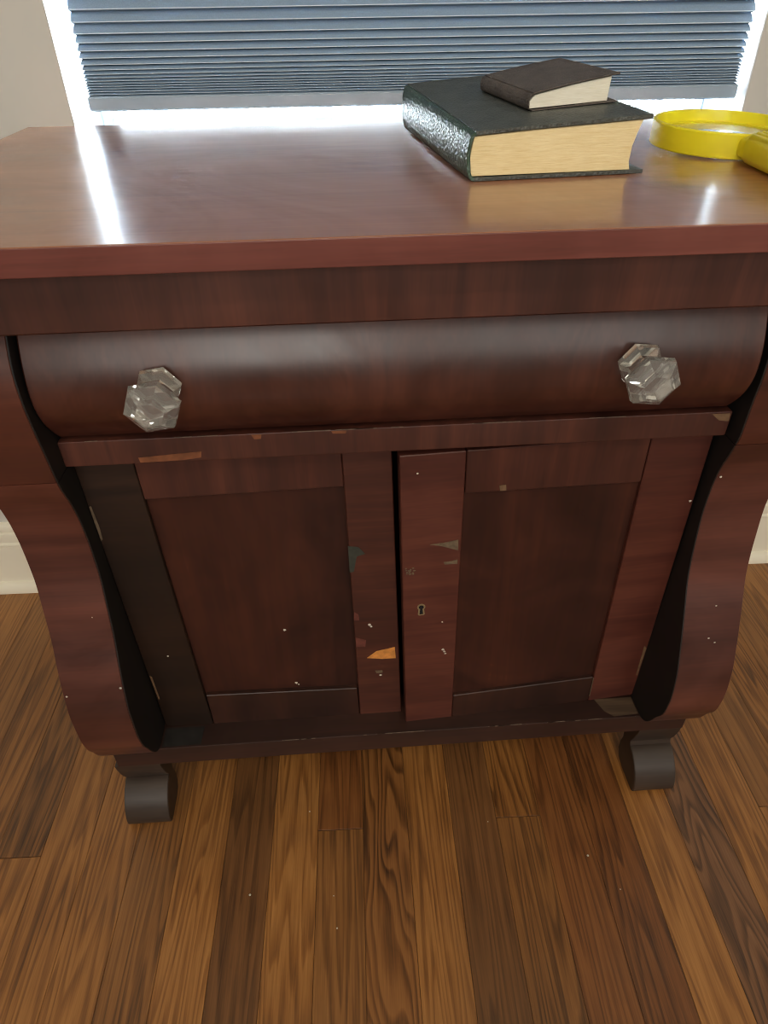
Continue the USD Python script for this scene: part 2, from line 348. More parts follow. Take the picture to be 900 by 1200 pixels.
for z0, z1 in zip(bz[:-1], bz[1:]):
    p = z1 - z0
    dpt = math.sqrt(max(L_ ** 2 - (p / 2) ** 2, 1e-6))
    ro, ri = BY - dpt * 0.5, BY + dpt * 0.5                  # ridge towards the room, valley towards the glass
    front += [(ro, z0), (ro + dpt * 0.30, z0 + 0.40 * p), (ro + dpt * 0.62, z0 + 0.66 * p), (ri, z0 + 0.82 * p), (ro + dpt * 0.4, z0 + 0.93 * p)]
    seams.append(W(cbox(BX0, BX1, ro - 0.0007, ro + 0.0004, z0 - 0.0003 * min(1, p / 0.008), z0 + 0.0005 * min(1, p / 0.008), 0.0001)))
front.append((BY - 0.003, bz[-1]))
fr = np.array(front)
prof = list(map(tuple, fr)) + list(map(tuple, (fr + [0.0007, 0.0])[::-1]))
obj('pleated_fabric', W(xextrude(prof, BX0, BX1, 0.0)), M['blind'], blind, smooth=False)
M['seam'] = plain('blind_fold_light', (0.72, 0.84, 0.93), rough=0.6, var=0.03)  # light on and through the folds, painted as a pale colour
obj('fold_edge', cat_(*seams), M['seam'], blind, smooth=False, kind='stuff', label='pale strips painting the light along the pleat folds')
obj('bottom_rail', W(cbox(BX0 - 0.0005, BX1 + 0.0005, BY - 0.010, BY + 0.010, 0.7115, 0.7258, 0.0015)), M['blind_rail'], blind, smooth=False)
obj('head_rail', W(cbox(BX0, BX1, BY - 0.014, BY + 0.014, bz[-1], bz[-1] + 0.035, 0.0015)), M['blind_rail'], blind, smooth=False)

# ------------------------------------------------------------------ washstand
H = 0.70619
TW, TD, TT = 0.3726, 0.456, 0.0163
XI, XO = 0.283, 0.3436
ws = thing('washstand', 'old dark mahogany washstand with scroll pilasters, one long drawer and two panelled doors', 'cabinet', (0, 0.24, 0))

# slightly rounded slab
r = 0.003
def rr_profile(y0, y1, z0, z1, r, n=4):
    pts = []
    for cy, cz, a0 in ((y1 - r, z1 - r, 0), (y0 + r, z1 - r, 90), (y0 + r, z0 + r, 180), (y1 - r, z0 + r, 270)):
        for i in range(n + 1):
            t = math.radians(a0 + 90 * i / n)
            pts.append((cy + r * math.cos(t), cz + r * math.sin(t)))
    return pts
M['edge'] = wood('top_edge_wood', 'x', ramp3((0.05, 0.014, 0.010), (0.150, 0.040, 0.030), (0.24, 0.075, 0.052)), rough=0.36, coat=0.3, coat_rough=0.2, band=14, streak=60, seed=2.3)
top = obj('top', xextrude(rr_profile(0.0013, TD, H - TT, H, 0.0012), -TW, TW, 0.0020), M['top'], ws, smooth=40)
obj('front_edging', xextrude(rr_profile(0.0, 0.0012, H - TT, H - 0.0003, 0.0005, 3), -TW + 0.001, TW - 0.001, 0.0005), M['edge'], top, smooth=40, label='reddish front edge of the top')  # slab front split off, without the light painted into the top
FY, FZ = 0.022, 0.648
obj('frieze', cbox(-TW + 0.008, TW - 0.008, FY, 0.11, FZ, H - TT, 0.0012), M['frieze'], ws, smooth=False)

# carcass behind the fronts: sides, back, bottom and the two dividers
obj('side_panel', cbox(-XO + 0.002, -XO + 0.020, 0.112, 0.44, 0.09, H - TT, 0.001), M['carcass'], ws, smooth=False)
obj('side_panel', cbox(XO - 0.020, XO - 0.002, 0.112, 0.44, 0.09, H - TT, 0.001), M['carcass'], ws, smooth=False)
obj('back_panel', cbox(-XO + 0.020, XO - 0.020, 0.428, 0.44, 0.09, H - TT, 0.001), M['carcass'], ws, smooth=False)
obj('bottom_board', cbox(-XO + 0.020, XO - 0.020, 0.120, 0.428, 0.095, 0.112, 0.001), M['carcass'], ws, smooth=False)
obj('divider', cbox(-XO + 0.020, XO - 0.020, 0.112, 0.428, 0.506, 0.520, 0.001), M['carcass'], ws, smooth=False)
for sx in (-1, 1):                                          # corner posts behind the pilasters
    xa, xb = sorted((sx * (XI + 0.003), sx * (XO - 0.02)))
    obj('corner_post', cbox(xa, xb, 0.112, 0.16, 0.112, 0.506, 0.001), M['carcass'], ws, smooth=False)

# drawer with a swelling front
dz = np.array([0.532, 0.540, 0.549, 0.558, 0.570, 0.583, 0.597, 0.610, 0.6205, 0.632, 0.642])
dy = np.array([0.0980, 0.0905, 0.0835, 0.0785, 0.0752, 0.0752, 0.0778, 0.0822, 0.0868, 0.0928, 0.0990])
zz = np.linspace(dz[0], dz[-1], 28)
yy = CubicSpline(dz, dy)(zz)
DX = 0.2818
dprof = [(y, z) for y, z in zip(yy, zz)] + [(0.12, 0.642), (0.12, 0.532)]
drawer = obj('drawer', xextrude(dprof, -DX, DX - 0.0055, 0.0015), M['drawer'], ws, smooth=35)
obj('drawer_box', cbox(-DX + 0.02, DX - 0.026, 0.1205, 0.40, 0.534, 0.63, 0.001), M['carcass'], drawer, smooth=False)

# glass knobs: hexagonal cut head, waist and hexagonal collar
M['glass'] = usdkit.material(stage, '/World/Looks/cut_glass', {'p': ('principled_bsdf', {'base_color': (0.99, 1.0, 0.95), 'roughness': 0.0, 'ior': 1.55, 'transmission_weight': 0.88})}, [], surface='p.BSDF')
M['brass'] = plain('aged_brass', (0.42, 0.27, 0.10), rough=0.4, metallic=1.0)
def hexring(y, rad, rot):
    t = np.radians(rot + 60 * np.arange(6))
    return np.column_stack([rad * np.cos(t), np.full(6, y), rad * np.sin(t)])
def knob(cx, cz, ydr, rot, tilt):
    rings = [(-0.0415, 0.0105), (-0.0400, 0.0135), (-0.0335, 0.0205), (-0.0285, 0.0212), (-0.0165, 0.0125), (-0.0130, 0.0125), (-0.0075, 0.0172), (-0.0030, 0.0176), (-0.0008, 0.0150)]
    V = np.vstack([hexring(y, rad, rot) for y, rad in rings] + [[(0, rings[0][0] - 0.0004, 0), (0, rings[-1][0], 0)]])
    F = []
    n = len(rings)
    for q in range(n - 1):
        for i in range(6):
            j = (i + 1) % 6
            a, b, c, d = q * 6 + i, q * 6 + j, q * 6 + 6 + j, q * 6 + 6 + i
            F += [(a, b, c), (a, c, d)]
    for i in range(6):
        j = (i + 1) % 6
        F += [(j, i, 6 * n), ((n - 1) * 6 + i, (n - 1) * 6 + j, 6 * n + 1)]
    m = trimesh.Trimesh(V, np.array(F), process=False)
    m.fix_normals()
    R = trimesh.transformations.rotation_matrix(math.radians(tilt), [1, 0, 0])
    m.apply_transform(R)
    m.apply_translation((cx, ydr, cz))
    return m
ydk = float(np.interp(0.585, zz, yy))
KN = [(-0.1850, 0.5850, 8), (0.1775, 0.5880, -6)]
for cx, cz, rot in KN:
    yk = float(np.interp(cz, zz, yy))
    obj('knob', knob(cx, cz, yk - 0.0002, rot, 4), M['glass'], drawer, smooth=False, label='clear cut glass knob')

# rail under the drawer
obj('rail', xextrude(rr_profile(0.094, 0.125, 0.5048, 0.5288, 0.0014, 2), -XI, XI - 0.003, 0.001), M['rail'], ws, smooth=30)

# base: the shelf in front of the doors and its front edge
obj('base_rail', xextrude(rr_profile(0.0796, 0.135, 0.0942, 0.1247, 0.0018, 2), -XO + 0.0055, XO, 0.0015), M['base'], ws, smooth=30)

# scroll pilasters (S-shaped boards), profile (y, z)
def s_profile(zs, ys):
    f = PchipInterpolator(zs, ys)
    z = np.linspace(zs[0], zs[-1], 70)
    return list(zip(f(z), z))
zsL = [0.1620, 0.1790, 0.2000, 0.2310, 0.2610, 0.2900, 0.3210, 0.3540, 0.3920, 0.4270, 0.4500, 0.4710, 0.5000, 0.5150, 0.5330, 0.5520, 0.5800, 0.5940, 0.6090, 0.6270, 0.6480]
ysL = [0.0560, 0.0490, 0.0462, 0.0470, 0.0526, 0.0612, 0.0722, 0.0803, 0.0882, 0.0898, 0.0885, 0.0845, 0.0750, 0.0730, 0.0710, 0.0685, 0.0665, 0.0675, 0.0710, 0.0790, 0.0900]
zsR = [0.1620, 0.1830, 0.2070, 0.2370, 0.2730, 0.3100, 0.3520, 0.3880, 0.4280, 0.4500, 0.4650, 0.5000, 0.5150, 0.5330, 0.5500, 0.5660, 0.5900, 0.6090, 0.6270, 0.6480]
ysR = [0.0520, 0.0425, 0.0405, 0.0440, 0.0546, 0.0680, 0.0832, 0.0898, 0.0940, 0.0935, 0.0920, 0.0820, 0.0790, 0.0790, 0.0785, 0.0775, 0.0790, 0.0815, 0.0860, 0.0930]
def pilaster(sx, zs, ys):
    full = s_profile(zs, ys)
    cut = 0.5025
    lo = [(y, z) for y, z in full if z < cut]
    hi = [(y, z) for y, z in full if z > cut + 0.0006]
    yc = float(PchipInterpolator(zs, ys)(cut))
    y0, z0 = full[0]
    under = [(y0 + 0.012, z0 - 0.014), (y0 + 0.022, z0 - 0.022)]      # rolls under at the foot
    curl = CubicSpline([0, 1, 2, 3], np.array([(0.112, 0.1248), (y0 + 0.026, 0.1255), (y0 + 0.010, 0.1395), (y0, z0)]))(np.linspace(0.9, 2.95, 9))
    x = sorted((sx * XI, sx * XO))
    low = [(0.116, 0.1249), (0.1, 0.1249)] + [tuple(c) for c in curl] + lo[1:] + [(yc, cut), (0.116, cut)]
    up = [(0.118, cut + 0.0006), (yc, cut + 0.0006)] + hi + [(0.118, 0.648)]
    ch = 0.0014                                             # thin cheek towards the doors, its shade and dark stain put into black
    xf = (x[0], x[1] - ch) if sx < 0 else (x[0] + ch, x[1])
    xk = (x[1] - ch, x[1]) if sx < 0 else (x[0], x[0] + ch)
    obj('scroll_pilaster', xextrude(low, xf[0], xf[1], 0.0006), M['pillar'], ws, smooth=35)
    obj('pilaster_head', xextrude(up, xf[0], xf[1], 0.0006), M['pillar2'], ws, smooth=35)
    obj('inner_cheek', xextrude(low, xk[0], xk[1], 0.0003), M['cheek'], ws, smooth=35, label='inner side of a pilaster, dark stain and painted shade')
    obj('inner_cheek', xextrude(up, xk[0], xk[1], 0.0003), M['cheek'], ws, smooth=35, label='inner side of a pilaster, dark stain and painted shade')
pilaster(-1, zsL, ysL)
pilaster(1, zsR, ysR)

# scroll feet in front, plain blocks behind
def foot(sx, dyy):
    arc = [(0.0905, 0.0510), (0.0830, 0.0490), (0.0745, 0.0440), (0.0660, 0.0360), (0.0595, 0.0265), (0.0555, 0.0165), (0.0545, 0.0085), (0.0565, 0.0025), (0.0610, 0.0)]
    arc = [(y + dyy, z) for y, z in arc]
    t = np.linspace(0, 1, 26)
    cs = CubicSpline(np.linspace(0, 1, len(arc)), np.array(arc))(t)
    poly = [(0.150, 0.0941), (0.0805, 0.0941), (0.0815, 0.085), (0.0855, 0.070), (0.0905, 0.057)] + [tuple(c) for c in cs] + [(0.092, 0.0), (0.104, 0.004), (0.111, 0.014), (0.112, 0.028), (0.109, 0.042), (0.112, 0.058), (0.125, 0.076)]
    x = sorted((sx * 0.290, sx * (XO - 0.001)))
    obj('scroll_foot', xextrude(poly, x[0], x[1], 0.0009), M['foot'], ws, smooth=35)
foot(-1, 0.003); foot(1, -0.002)
for sx in (-1, 1):
    x = sorted((sx * 0.296, sx * (XO - 0.004)))
    pf = [(0.432, 0.0895), (0.385, 0.0895), (0.392, 0.055), (0.398, 0.0), (0.428, 0.0), (0.430, 0.05)]
    obj('back_foot', xextrude(pf, x[0], x[1], 0.001), M['foot'], ws, smooth=30)

# doors: bilinear frames, a little out of square like the old ones
def quad(corners):
    TL, TR, BR, BL = [np.array(c, float) for c in corners]
    nrm = np.cross(TR - BL, TL - BL); nrm /= np.linalg.norm(nrm)
    if nrm[1] > 0: nrm = -nrm                               # outwards, to the front
    def place(mesh):
        v, f, _ = meshkit.arrays(mesh)
        u, w, h = v[:, :1], v[:, 1:2], v[:, 2:3]             # u, v in 0..1 ; depth in metres
        P = BL * (1 - u) * (1 - h) + BR * u * (1 - h) + TL * (1 - u) * h + TR * u * h
        return trimesh.Trimesh(P + nrm * w, f, process=False)
    return place
def ubox(u0, u1, v0, v1, w0, w1, Wd, Hd, c=0.0008):
    b = cbox(u0 * Wd, u1 * Wd, w0, w1, v0 * Hd, v1 * Hd, c)
    v = np.array(b.vertices); v[:, 0] /= Wd; v[:, 2] /= Hd
    return trimesh.Trimesh(v, b.faces, process=False)
TDOOR = 0.016
def door(corners, inner, mats, ledge):
    """inner: the panel opening's corners in u, v: (uTL,vTL),(uTR,vTR),(uBR,vBR),(uBL,vBL)"""
    pl = quad(corners)
    Wd = np.linalg.norm(np.array(corners[1]) - corners[0]); Hd = np.linalg.norm(np.array(corners[0]) - corners[3])
    (a, b), (c, d), (e, f), (g, h) = inner
    def warped(m, quadc):
        """unit-square piece mapped to its own four corners TL TR BR BL in the door's u, v"""
        v = np.array(m.vertices); u_, h_ = v[:, :1], v[:, 2:3]
        TL, TR, BR, BL = [np.array(q, float) for q in quadc]
        q = BL * (1 - u_) * (1 - h_) + BR * u_ * (1 - h_) + TL * (1 - u_) * h_ + TR * u_ * h_
        v[:, 0], v[:, 2] = q[:, 0], q[:, 1]
        return pl(trimesh.Trimesh(v, m.faces, process=False))
    gp = 0.0007 / Wd
    def piece(quadc, w0, w1):
        w_ = abs(quadc[1][0] - quadc[0][0]) * Wd; h_ = abs(quadc[0][1] - quadc[3][1]) * Hd
        return warped(ubox(0, 1, 0, 1, w0, w1, w_, h_), quadc)
    uL, uR = (a + g) / 2, (c + e) / 2
    root = obj('door', pl(ubox(0.01, 0.99, 0.01, 0.99, -TDOOR - 0.004, -TDOOR, Wd, Hd)), M['carcass'], ws, smooth=False)
    obj('panel', piece([(a - .02, b + .02), (c + .02, d + .02), (e + .02, f - .02), (g - .02, h - .02)], -TDOOR + 0.0002, -ledge), mats['panel'], root, smooth=False)
    obj('stile', piece([(0, 1), (a, 1), (g, 0), (0, 0)], -TDOOR, 0), mats['left'], root, smooth=False)
    obj('stile', piece([(c, 1), (1, 1), (1, 0), (e, 0)], -TDOOR, 0), mats['right'], root, smooth=False)
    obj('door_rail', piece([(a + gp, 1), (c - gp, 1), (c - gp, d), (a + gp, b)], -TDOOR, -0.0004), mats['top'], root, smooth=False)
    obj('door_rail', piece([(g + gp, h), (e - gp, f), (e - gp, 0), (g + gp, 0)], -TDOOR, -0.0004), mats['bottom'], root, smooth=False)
    return root, pl
DY = 0.1094
LC = [(-0.2830, DY, 0.5010), (-0.0100, DY, 0.5010), (-0.0005, DY, 0.1172), (-0.2810, DY, 0.1255)]
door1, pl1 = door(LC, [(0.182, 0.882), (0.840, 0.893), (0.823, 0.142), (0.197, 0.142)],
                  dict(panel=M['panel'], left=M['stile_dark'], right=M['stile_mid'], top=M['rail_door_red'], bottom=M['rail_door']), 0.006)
RC = [(-0.0045, 0.0945, 0.4995), (0.2795, DY - 0.0004, 0.5000), (0.2845, DY - 0.0004, 0.1275), (0.0040, 0.0945, 0.1170)]
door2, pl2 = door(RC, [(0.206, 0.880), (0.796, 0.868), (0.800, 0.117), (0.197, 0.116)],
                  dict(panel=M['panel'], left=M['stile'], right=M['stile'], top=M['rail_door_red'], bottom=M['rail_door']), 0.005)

# ------------------------------------------------------------------ books
def leather(name, c, scale=260, bump=0.0005, rough=0.42):
    return mat(name, {'g': ('geometry', {}), 'v': ('voronoi_texture', {'scale': scale, 'feature': 'smooth_f1', 'smoothness': 0.6}), 'n': ('noise_texture', {'scale': 60.0, 'detail': 4.0}),
                      'r': ('rgb_ramp', {'ramp': [(0.3, tuple(np.array(c) * 0.75)), (0.75, tuple(np.array(c) * 1.4))]}),
                      'b': ('bump', {'strength': 0.8, 'distance': bump}), 'p': ('principled_bsdf', {'roughness': rough, 'specular_ior_level': 0.55})},
               [('g.position', 'v.vector'), ('g.position', 'n.vector'), ('n.fac', 'r.fac'), ('r.color', 'p.base_color'), ('v.distance', 'b.height'), ('b.normal', 'p.normal')])
def pages(name, c1, c2):
    return mat(name, {'g': ('geometry', {}), 'm': ('mapping', {'scale': (0.05, 0.05, 1.0)}), 'n': ('noise_texture', {'scale': 1500.0, 'detail': 3.0, 'roughness': 0.7}), 'n2': ('noise_texture', {'scale': 40.0, 'detail': 3.0}),
                      'mx': ('math', {'math_type': 'multiply_add', 'value2': 0.3}), 'r': ('rgb_ramp', {'ramp': [(0.45, c1), (0.85, c2)]}),
                      'b': ('bump', {'strength': 0.6, 'distance': 0.0004}), 'p': ('principled_bsdf', {'roughness': 0.8})},
               [('g.position', 'm.vector'), ('m.vector', 'n.vector'), ('g.position', 'n2.vector'), ('n2.fac', 'mx.value1'), ('n.fac', 'mx.value3'), ('mx.value', 'r.fac'), ('r.color', 'p.base_color'), ('n.fac', 'b.height'), ('b.normal', 'p.normal')])
M['leather_green'] = leather('dark_green_leather', (0.060, 0.066, 0.058), scale=520, bump=0.0009, rough=0.46)
M['leather_brown'] = leather('dark_brown_leather', (0.085, 0.068, 0.058), scale=700, bump=0.0008, rough=0.58)
M['leather_spine'] = leather('green_sheen_spine_leather', (0.036, 0.070, 0.046), scale=420, bump=0.0008, rough=0.36)  # greenish sheen of the light put into the black spine's colour
M['pages'] = pages('yellowed_pages', (0.76, 0.60, 0.30), (0.90, 0.77, 0.46))
M['pages_white'] = pages('off_white_pages', (0.76, 0.72, 0.58), (0.90, 0.87, 0.75))

def frame(org, ang):
    c, s = math.cos(math.radians(ang)), math.sin(math.radians(ang))
    U, V = np.array([c, s, 0]), np.array([-s, c, 0])
    def pl(mesh):
        v, f, _ = meshkit.arrays(mesh)
        return trimesh.Trimesh(np.array(org) + v[:, :1] * U + v[:, 1:2] * V + v[:, 2:3] * np.array([0, 0, 1.0]), f, process=False)
    return pl
def vextrude(poly, v0, v1, c=0.0004):
    """profile [(u, z)] swept along v"""
    m = xextrude([(u, z) for u, z in poly], v0, v1, c)
    v = np.array(m.vertices)[:, [1, 0, 2]]
    q = trimesh.Trimesh(v, m.faces[:, ::-1], process=False)
    q.fix_normals()
    return q
def thick(path, t):
    """open path -> closed strip of thickness t (to the left of travel)"""
    p = np.array(path, float)
    d = np.gradient(p, axis=0); d /= np.linalg.norm(d, axis=1, keepdims=True)
    n = np.stack([-d[:, 1], d[:, 0]], 1)
    return list(map(tuple, p)) + list(map(tuple, (p + n * t)[::-1]))

def book(name, label, org, ang, wid, ln, zl, zr, t, mcov, mpag, page_poly, ov, sp_r, dent, shape, mspine):
    b = thing(name, label, 'book', tuple(org))
    pl0 = frame(org, ang)
    pl = lambda m: pl0(shape(m))
    cz = lambda u: zl + (zr - zl) * (u / wid)
    back = [(sp_r, 0.0), (wid, 0.0), (wid, t), (sp_r, t)]
    obj('back_cover', pl(vextrude(back, 0, ln)), mcov, b, smooth=30)
    us = np.linspace(sp_r, wid, 12)
    crown = lambda u: 0.0012 * math.sin(math.pi * (u - sp_r) / (wid - sp_r)) * dent
    topc = [(u, cz(u) - t + crown(u)) for u in us] + [(u, cz(u) + crown(u)) for u in us[::-1]]
    obj('front_cover', pl(vextrude(topc, 0, ln)), mcov, b, smooth=30)
    a = np.linspace(-math.pi / 2, math.pi / 2, 14)
    hm = zl / 2
    path = [(sp_r + 0.0004, 0.0004)] + [(sp_r - sp_r * math.cos(x) ** 0.8 * 0.92, hm + (hm - 0.0003) * math.sin(x)) for x in a[1:-1]] + [(sp_r + 0.0004, zl - 0.0004)]
    obj('spine', pl(vextrude(thick(path, -t * 0.9), 0, ln)), mspine, b, smooth=40)
    obj('page_block', pl(vextrude(page_poly, ov, ln - ov)), mpag, b, smooth=30)
    return b, pl
def wedge(k, ln):                                            # grows thicker towards the far end
    def f(m):
        v = np.array(m.vertices); v[:, 2] *= 1 + k * v[:, 1] / ln
        return trimesh.Trimesh(v, m.faces, process=False)
    return f
def lean(a, b):                                              # follows the slope of the cover below
    def f(m):
        v = np.array(m.vertices); v[:, 2] += a * v[:, 0] + b * v[:, 1]
        return trimesh.Trimesh(v, m.faces, process=False)
    return f
BT = 0.0026
big_pages = [(0.0035, 0.0032), (0.1245, BT), (0.1230, 0.008), (0.1235, 0.018), (0.1260, 0.027), (0.1285, 0.0346), (0.10, 0.0332), (0.05, 0.0310), (0.0055, 0.0283), (0.0028, 0.015)]
bigb, plb = book('big_book', 'thick black leather book with yellowed pages lying on the washstand under the small book', (0.0453, 0.1284, H + 0.0002), 5.44, 0.1345, 0.247, 0.0314, 0.0377, BT,
                 M['leather_green'], M['pages'], big_pages, 0.0015, 0.006, 0.3, wedge(0.22, 0.247), M['leather_spine'])
small_pages = [(0.0022, 0.0016), (0.0650, 0.0012), (0.0655, 0.0100), (0.0660, 0.0170), (0.035, 0.0140), (0.006, 0.0100), (0.0018, 0.006)]
smb, pls = book('small_book', 'small dark brown leather book with off-white pages on top of the thick black book', (0.0985, 0.1816, H + 0.0362), 8.69, 0.0715, 0.1083, 0.0116, 0.0189, 0.0010,
                M['leather_brown'], M['pages_white'], small_pages, 0.0018, 0.004, 0.5, lean(0.0545, 0.0280), M['leather_brown'])

# ------------------------------------------------------------------ magnifying glass
M['yellow'] = mat('yellow_plastic', {'g': ('geometry', {}), 'n': ('noise_texture', {'scale': 25.0}), 'r': ('rgb_ramp', {'ramp': [(0.3, (0.90, 0.74, 0.015)), (0.7, (0.94, 0.80, 0.03))]}),
                                     'p': ('principled_bsdf', {'roughness': 0.32, 'subsurface_weight': 0.25, 'subsurface_scale': 0.004, 'subsurface_radius': (1.0, 0.7, 0.1)})},
                 [('g.position', 'n.vector'), ('n.fac', 'r.fac'), ('r.color', 'p.base_color')])
M['lens'] = usdkit.material(stage, '/World/Looks/lens_glass', {'p': ('principled_bsdf', {'base_color': (0.98, 0.99, 0.98), 'roughness': 0.01, 'ior': 1.5, 'transmission_weight': 1.0})}, [], surface='p.BSDF')
mg = thing('magnifying_glass', 'yellow plastic magnifying glass lying on the washstand right of the books', 'magnifying glass', (0.280, 0.2315, H))
MC, MR, MH = np.array([0.280, 0.2315, H + 0.0002]), 0.0575, 0.0180
def lathe(pts, n=96):
    m = trimesh.creation.revolve(np.array(pts), sections=n)
    m.fix_normals()
    return m
TILT = trimesh.transformations.rotation_matrix(math.radians(2.0), [1, 0.45, 0])
def mplace(m, dz=0.0022):
    m = m.copy(); m.apply_transform(TILT); m.apply_translation(MC + [0, 0, dz]); return m
ring = [(MR - 0.0030, 0.0), (MR - 0.0006, 0.0), (MR, 0.0008), (MR, MH - 0.001), (MR - 0.0008, MH), (MR - 0.0028, MH), (MR - 0.0034, MH - 0.0008), (MR - 0.0040, 0.0095), (MR - 0.0075, 0.0090), (MR - 0.0075, 0.0065), (MR - 0.0040, 0.0060), (MR - 0.0036, 0.0008), (MR - 0.0030, 0.0)]
obj('lens_ring', mplace(lathe(ring)), M['yellow'], mg, smooth=35)
t = np.linspace(0, 1, 14)
rl = MR - 0.0050
lens_p = [(0, 0.0105)] + [(rl * x, 0.0085 + 0.0020 * (1 - x * x)) for x in t[1:]] + [(rl * x, 0.0075 - 0.0020 * (1 - x * x)) for x in t[::-1][:-1]] + [(0, 0.0055)]
obj('lens', mplace(lathe(lens_p)), M['lens'], mg, smooth=35)
# handle: a collar and a ribbed grip
hd = np.array([math.cos(math.radians(-94)), math.sin(math.radians(-94)), 0]); hs = np.array([-hd[1], hd[0], 0])
def hsec(d, wd, h0, h1, n=20):
    tt_ = np.linspace(0, 2 * math.pi, n, endpoint=False)
    c = np.abs(np.cos(tt_)) ** 0.6 * np.sign(np.cos(tt_)); s = np.abs(np.sin(tt_)) ** 0.6 * np.sign(np.sin(tt_))
    return MC + d * hd + np.outer(c * wd, hs) + np.outer((h0 + h1) / 2 + s * (h1 - h0) / 2, [0, 0, 1.0])
def loft(secs):
    n = len(secs[0]); V = np.vstack(secs + [[secs[0].mean(0)], [secs[-1].mean(0)]]); F = []
    for q in range(len(secs) - 1):
        for i in range(n):
            j = (i + 1) % n
            F += [(q * n + i, q * n + j, q * n + n + j), (q * n + i, q * n + n + j, q * n + n + i)]
    e = len(secs) * n
    for i in range(n):
        j = (i + 1) % n
        F += [(j, i, e), ((len(secs) - 1) * n + i, (len(secs) - 1) * n + j, e + 1)]
    m = trimesh.Trimesh(V, np.array(F), process=False); m.fix_normals(); return m
obj('collar', loft([hsec(MR - 0.0015, 0.0105, 0.002, 0.0175), hsec(MR + 0.004, 0.0105, 0.0015, 0.0180), hsec(MR + 0.012, 0.0110, 0.0008, 0.0195), hsec(MR + 0.0135, 0.0100, 0.0018, 0.0185)]), M['yellow'], mg, smooth=40)
obj('handle', loft([hsec(MR + 0.012, 0.0105, 0.0004, 0.0200), hsec(MR + 0.014, 0.0122, 0.0, 0.0222), hsec(MR + 0.03, 0.0130, 0.0, 0.0228), hsec(MR + 0.07, 0.0132, 0.0, 0.0225), hsec(MR + 0.10, 0.0125, 0.0, 0.0210), hsec(MR + 0.108, 0.0115, 0.002, 0.0190), hsec(MR + 0.111, 0.006, 0.006, 0.015)]), M['yellow'], mg, smooth=40)
for i in (-3, -2, -1, 0, 1, 2, 3):
    off = hs * (i * 0.0036)
    top = 0.0226 - abs(i) * 0.00035 - (0.001 if abs(i) == 3 else 0)
    obj('grip_rib', cat_(loft([hsec(d, 0.0011, top - 0.003, top + hgt) + off for d, hgt in ((MR + 0.017, -0.001), (MR + 0.020, 0.0012), (MR + 0.085, 0.0010), (MR + 0.090, -0.002))])), M['yellow'], mg, smooth=40)

# ------------------------------------------------------------------ wear: lifted veneer, putty, scuffs and the keyhole
M['chip_orange'] = plain('bare_orange_wood', (0.62, 0.25, 0.055), rough=0.6, var=0.25, scale=180)
M['chip_tan'] = plain('bare_tan_wood', (0.15, 0.085, 0.042), rough=0.7, var=0.3, scale=180)
M['chip_grey'] = plain('grey_green_putty', (0.036, 0.040, 0.030), rough=0.7, var=0.25, scale=150)
M['chip_pale'] = plain('pale_putty', (0.13, 0.092, 0.056), rough=0.7, var=0.35, scale=220)
M['chip_red'] = plain('worn_red_wood', (0.12, 0.034, 0.024), rough=0.6, var=0.3, scale=150)
M['rail_orange'] = plain('bare_red_brown_wood', (0.20, 0.068, 0.026), rough=0.6, var=0.3, scale=120)
M['speck'] = plain('white_speck', (0.55, 0.52, 0.45), rough=0.7, var=0.1)
M['bare'] = wood('bare_shelf_wood', 'x', ramp3((0.02, 0.010, 0.006), (0.075, 0.045, 0.025), (0.15, 0.10, 0.055)), rough=0.7, coat=0.0, band=60, streak=160, seed=4.0)
M['dust'] = plain('grey_worn_wood', (0.014, 0.012, 0.0105), rough=0.6, var=0.5, scale=90)
M['keybrass'] = plain('keyhole_brass', (0.33, 0.27, 0.15), rough=0.45, metallic=0.6)
M['hole'] = plain('keyhole_dark', (0.004, 0.003, 0.003), rough=0.9)
def flat(poly, pl, w0=-0.0002, w1=0.00025):
    """thin flake from its outline in u, v of a door"""
    p = Polygon(poly).buffer(0)
    p = p.segmentize(0.02) if hasattr(p, 'segmentize') else p
    m = trimesh.creation.extrude_polygon(p, 1.0, engine='earcut')
    v = np.array(m.vertices)
    q = np.column_stack([v[:, 0], w0 + (w1 - w0) * v[:, 2], v[:, 1]])
    return pl(trimesh.Trimesh(q, m.faces, process=False))
def dots(pts, pl, r=0.0014, asp=0.73):
    out = []
    for u, v, rr in pts:
        t = np.linspace(0, 2 * math.pi, 7, endpoint=False) + u * 40
        k = rr * (0.7 + 0.5 * np.abs(np.sin(t * 1.7 + v * 30)))
        out.append(flat(list(zip(u + k * np.cos(t) / 0.28, v + k * np.sin(t) / 0.38)), pl))
    return cat_(*out)
for poly, m_ in (([(0.8705, 0.2803), (0.9098, 0.308), (0.9579, 0.3166), (0.984, 0.3225), (0.986, 0.2741), (0.9319, 0.2733)], 'chip_orange'),
                 ([(0.8335, 0.7097), (0.8702, 0.7051), (0.8925, 0.6812), (0.8616, 0.6739), (0.8470, 0.6214), (0.8320, 0.6193)], 'chip_grey'),
                 ([(0.8354, 0.4731), (0.8507, 0.4623), (0.8521, 0.4386), (0.8320, 0.4398)], 'chip_red'),
                 ([(0.832, 0.3702), (0.8725, 0.3573), (0.8671, 0.3286), (0.832, 0.3306)], 'chip_red'),
                 ([(0.900, 0.2220), (0.930, 0.2215), (0.930, 0.2120), (0.905, 0.2100)], 'chip_pale')):
    obj('veneer_chip', flat(poly, pl1), M[m_], door1, smooth=False)
obj('putty', flat([(0.003, 0.8708), (0.010, 0.8728), (0.013, 0.81), (0.010, 0.7699), (0.003, 0.765)], pl1), M['chip_pale'], door1, smooth=False)
obj('putty', flat([(0.0050, 0.2474), (0.0130, 0.2428), (0.0140, 0.1424), (0.0080, 0.1349)], pl1), M['chip_tan'], door1, smooth=False)
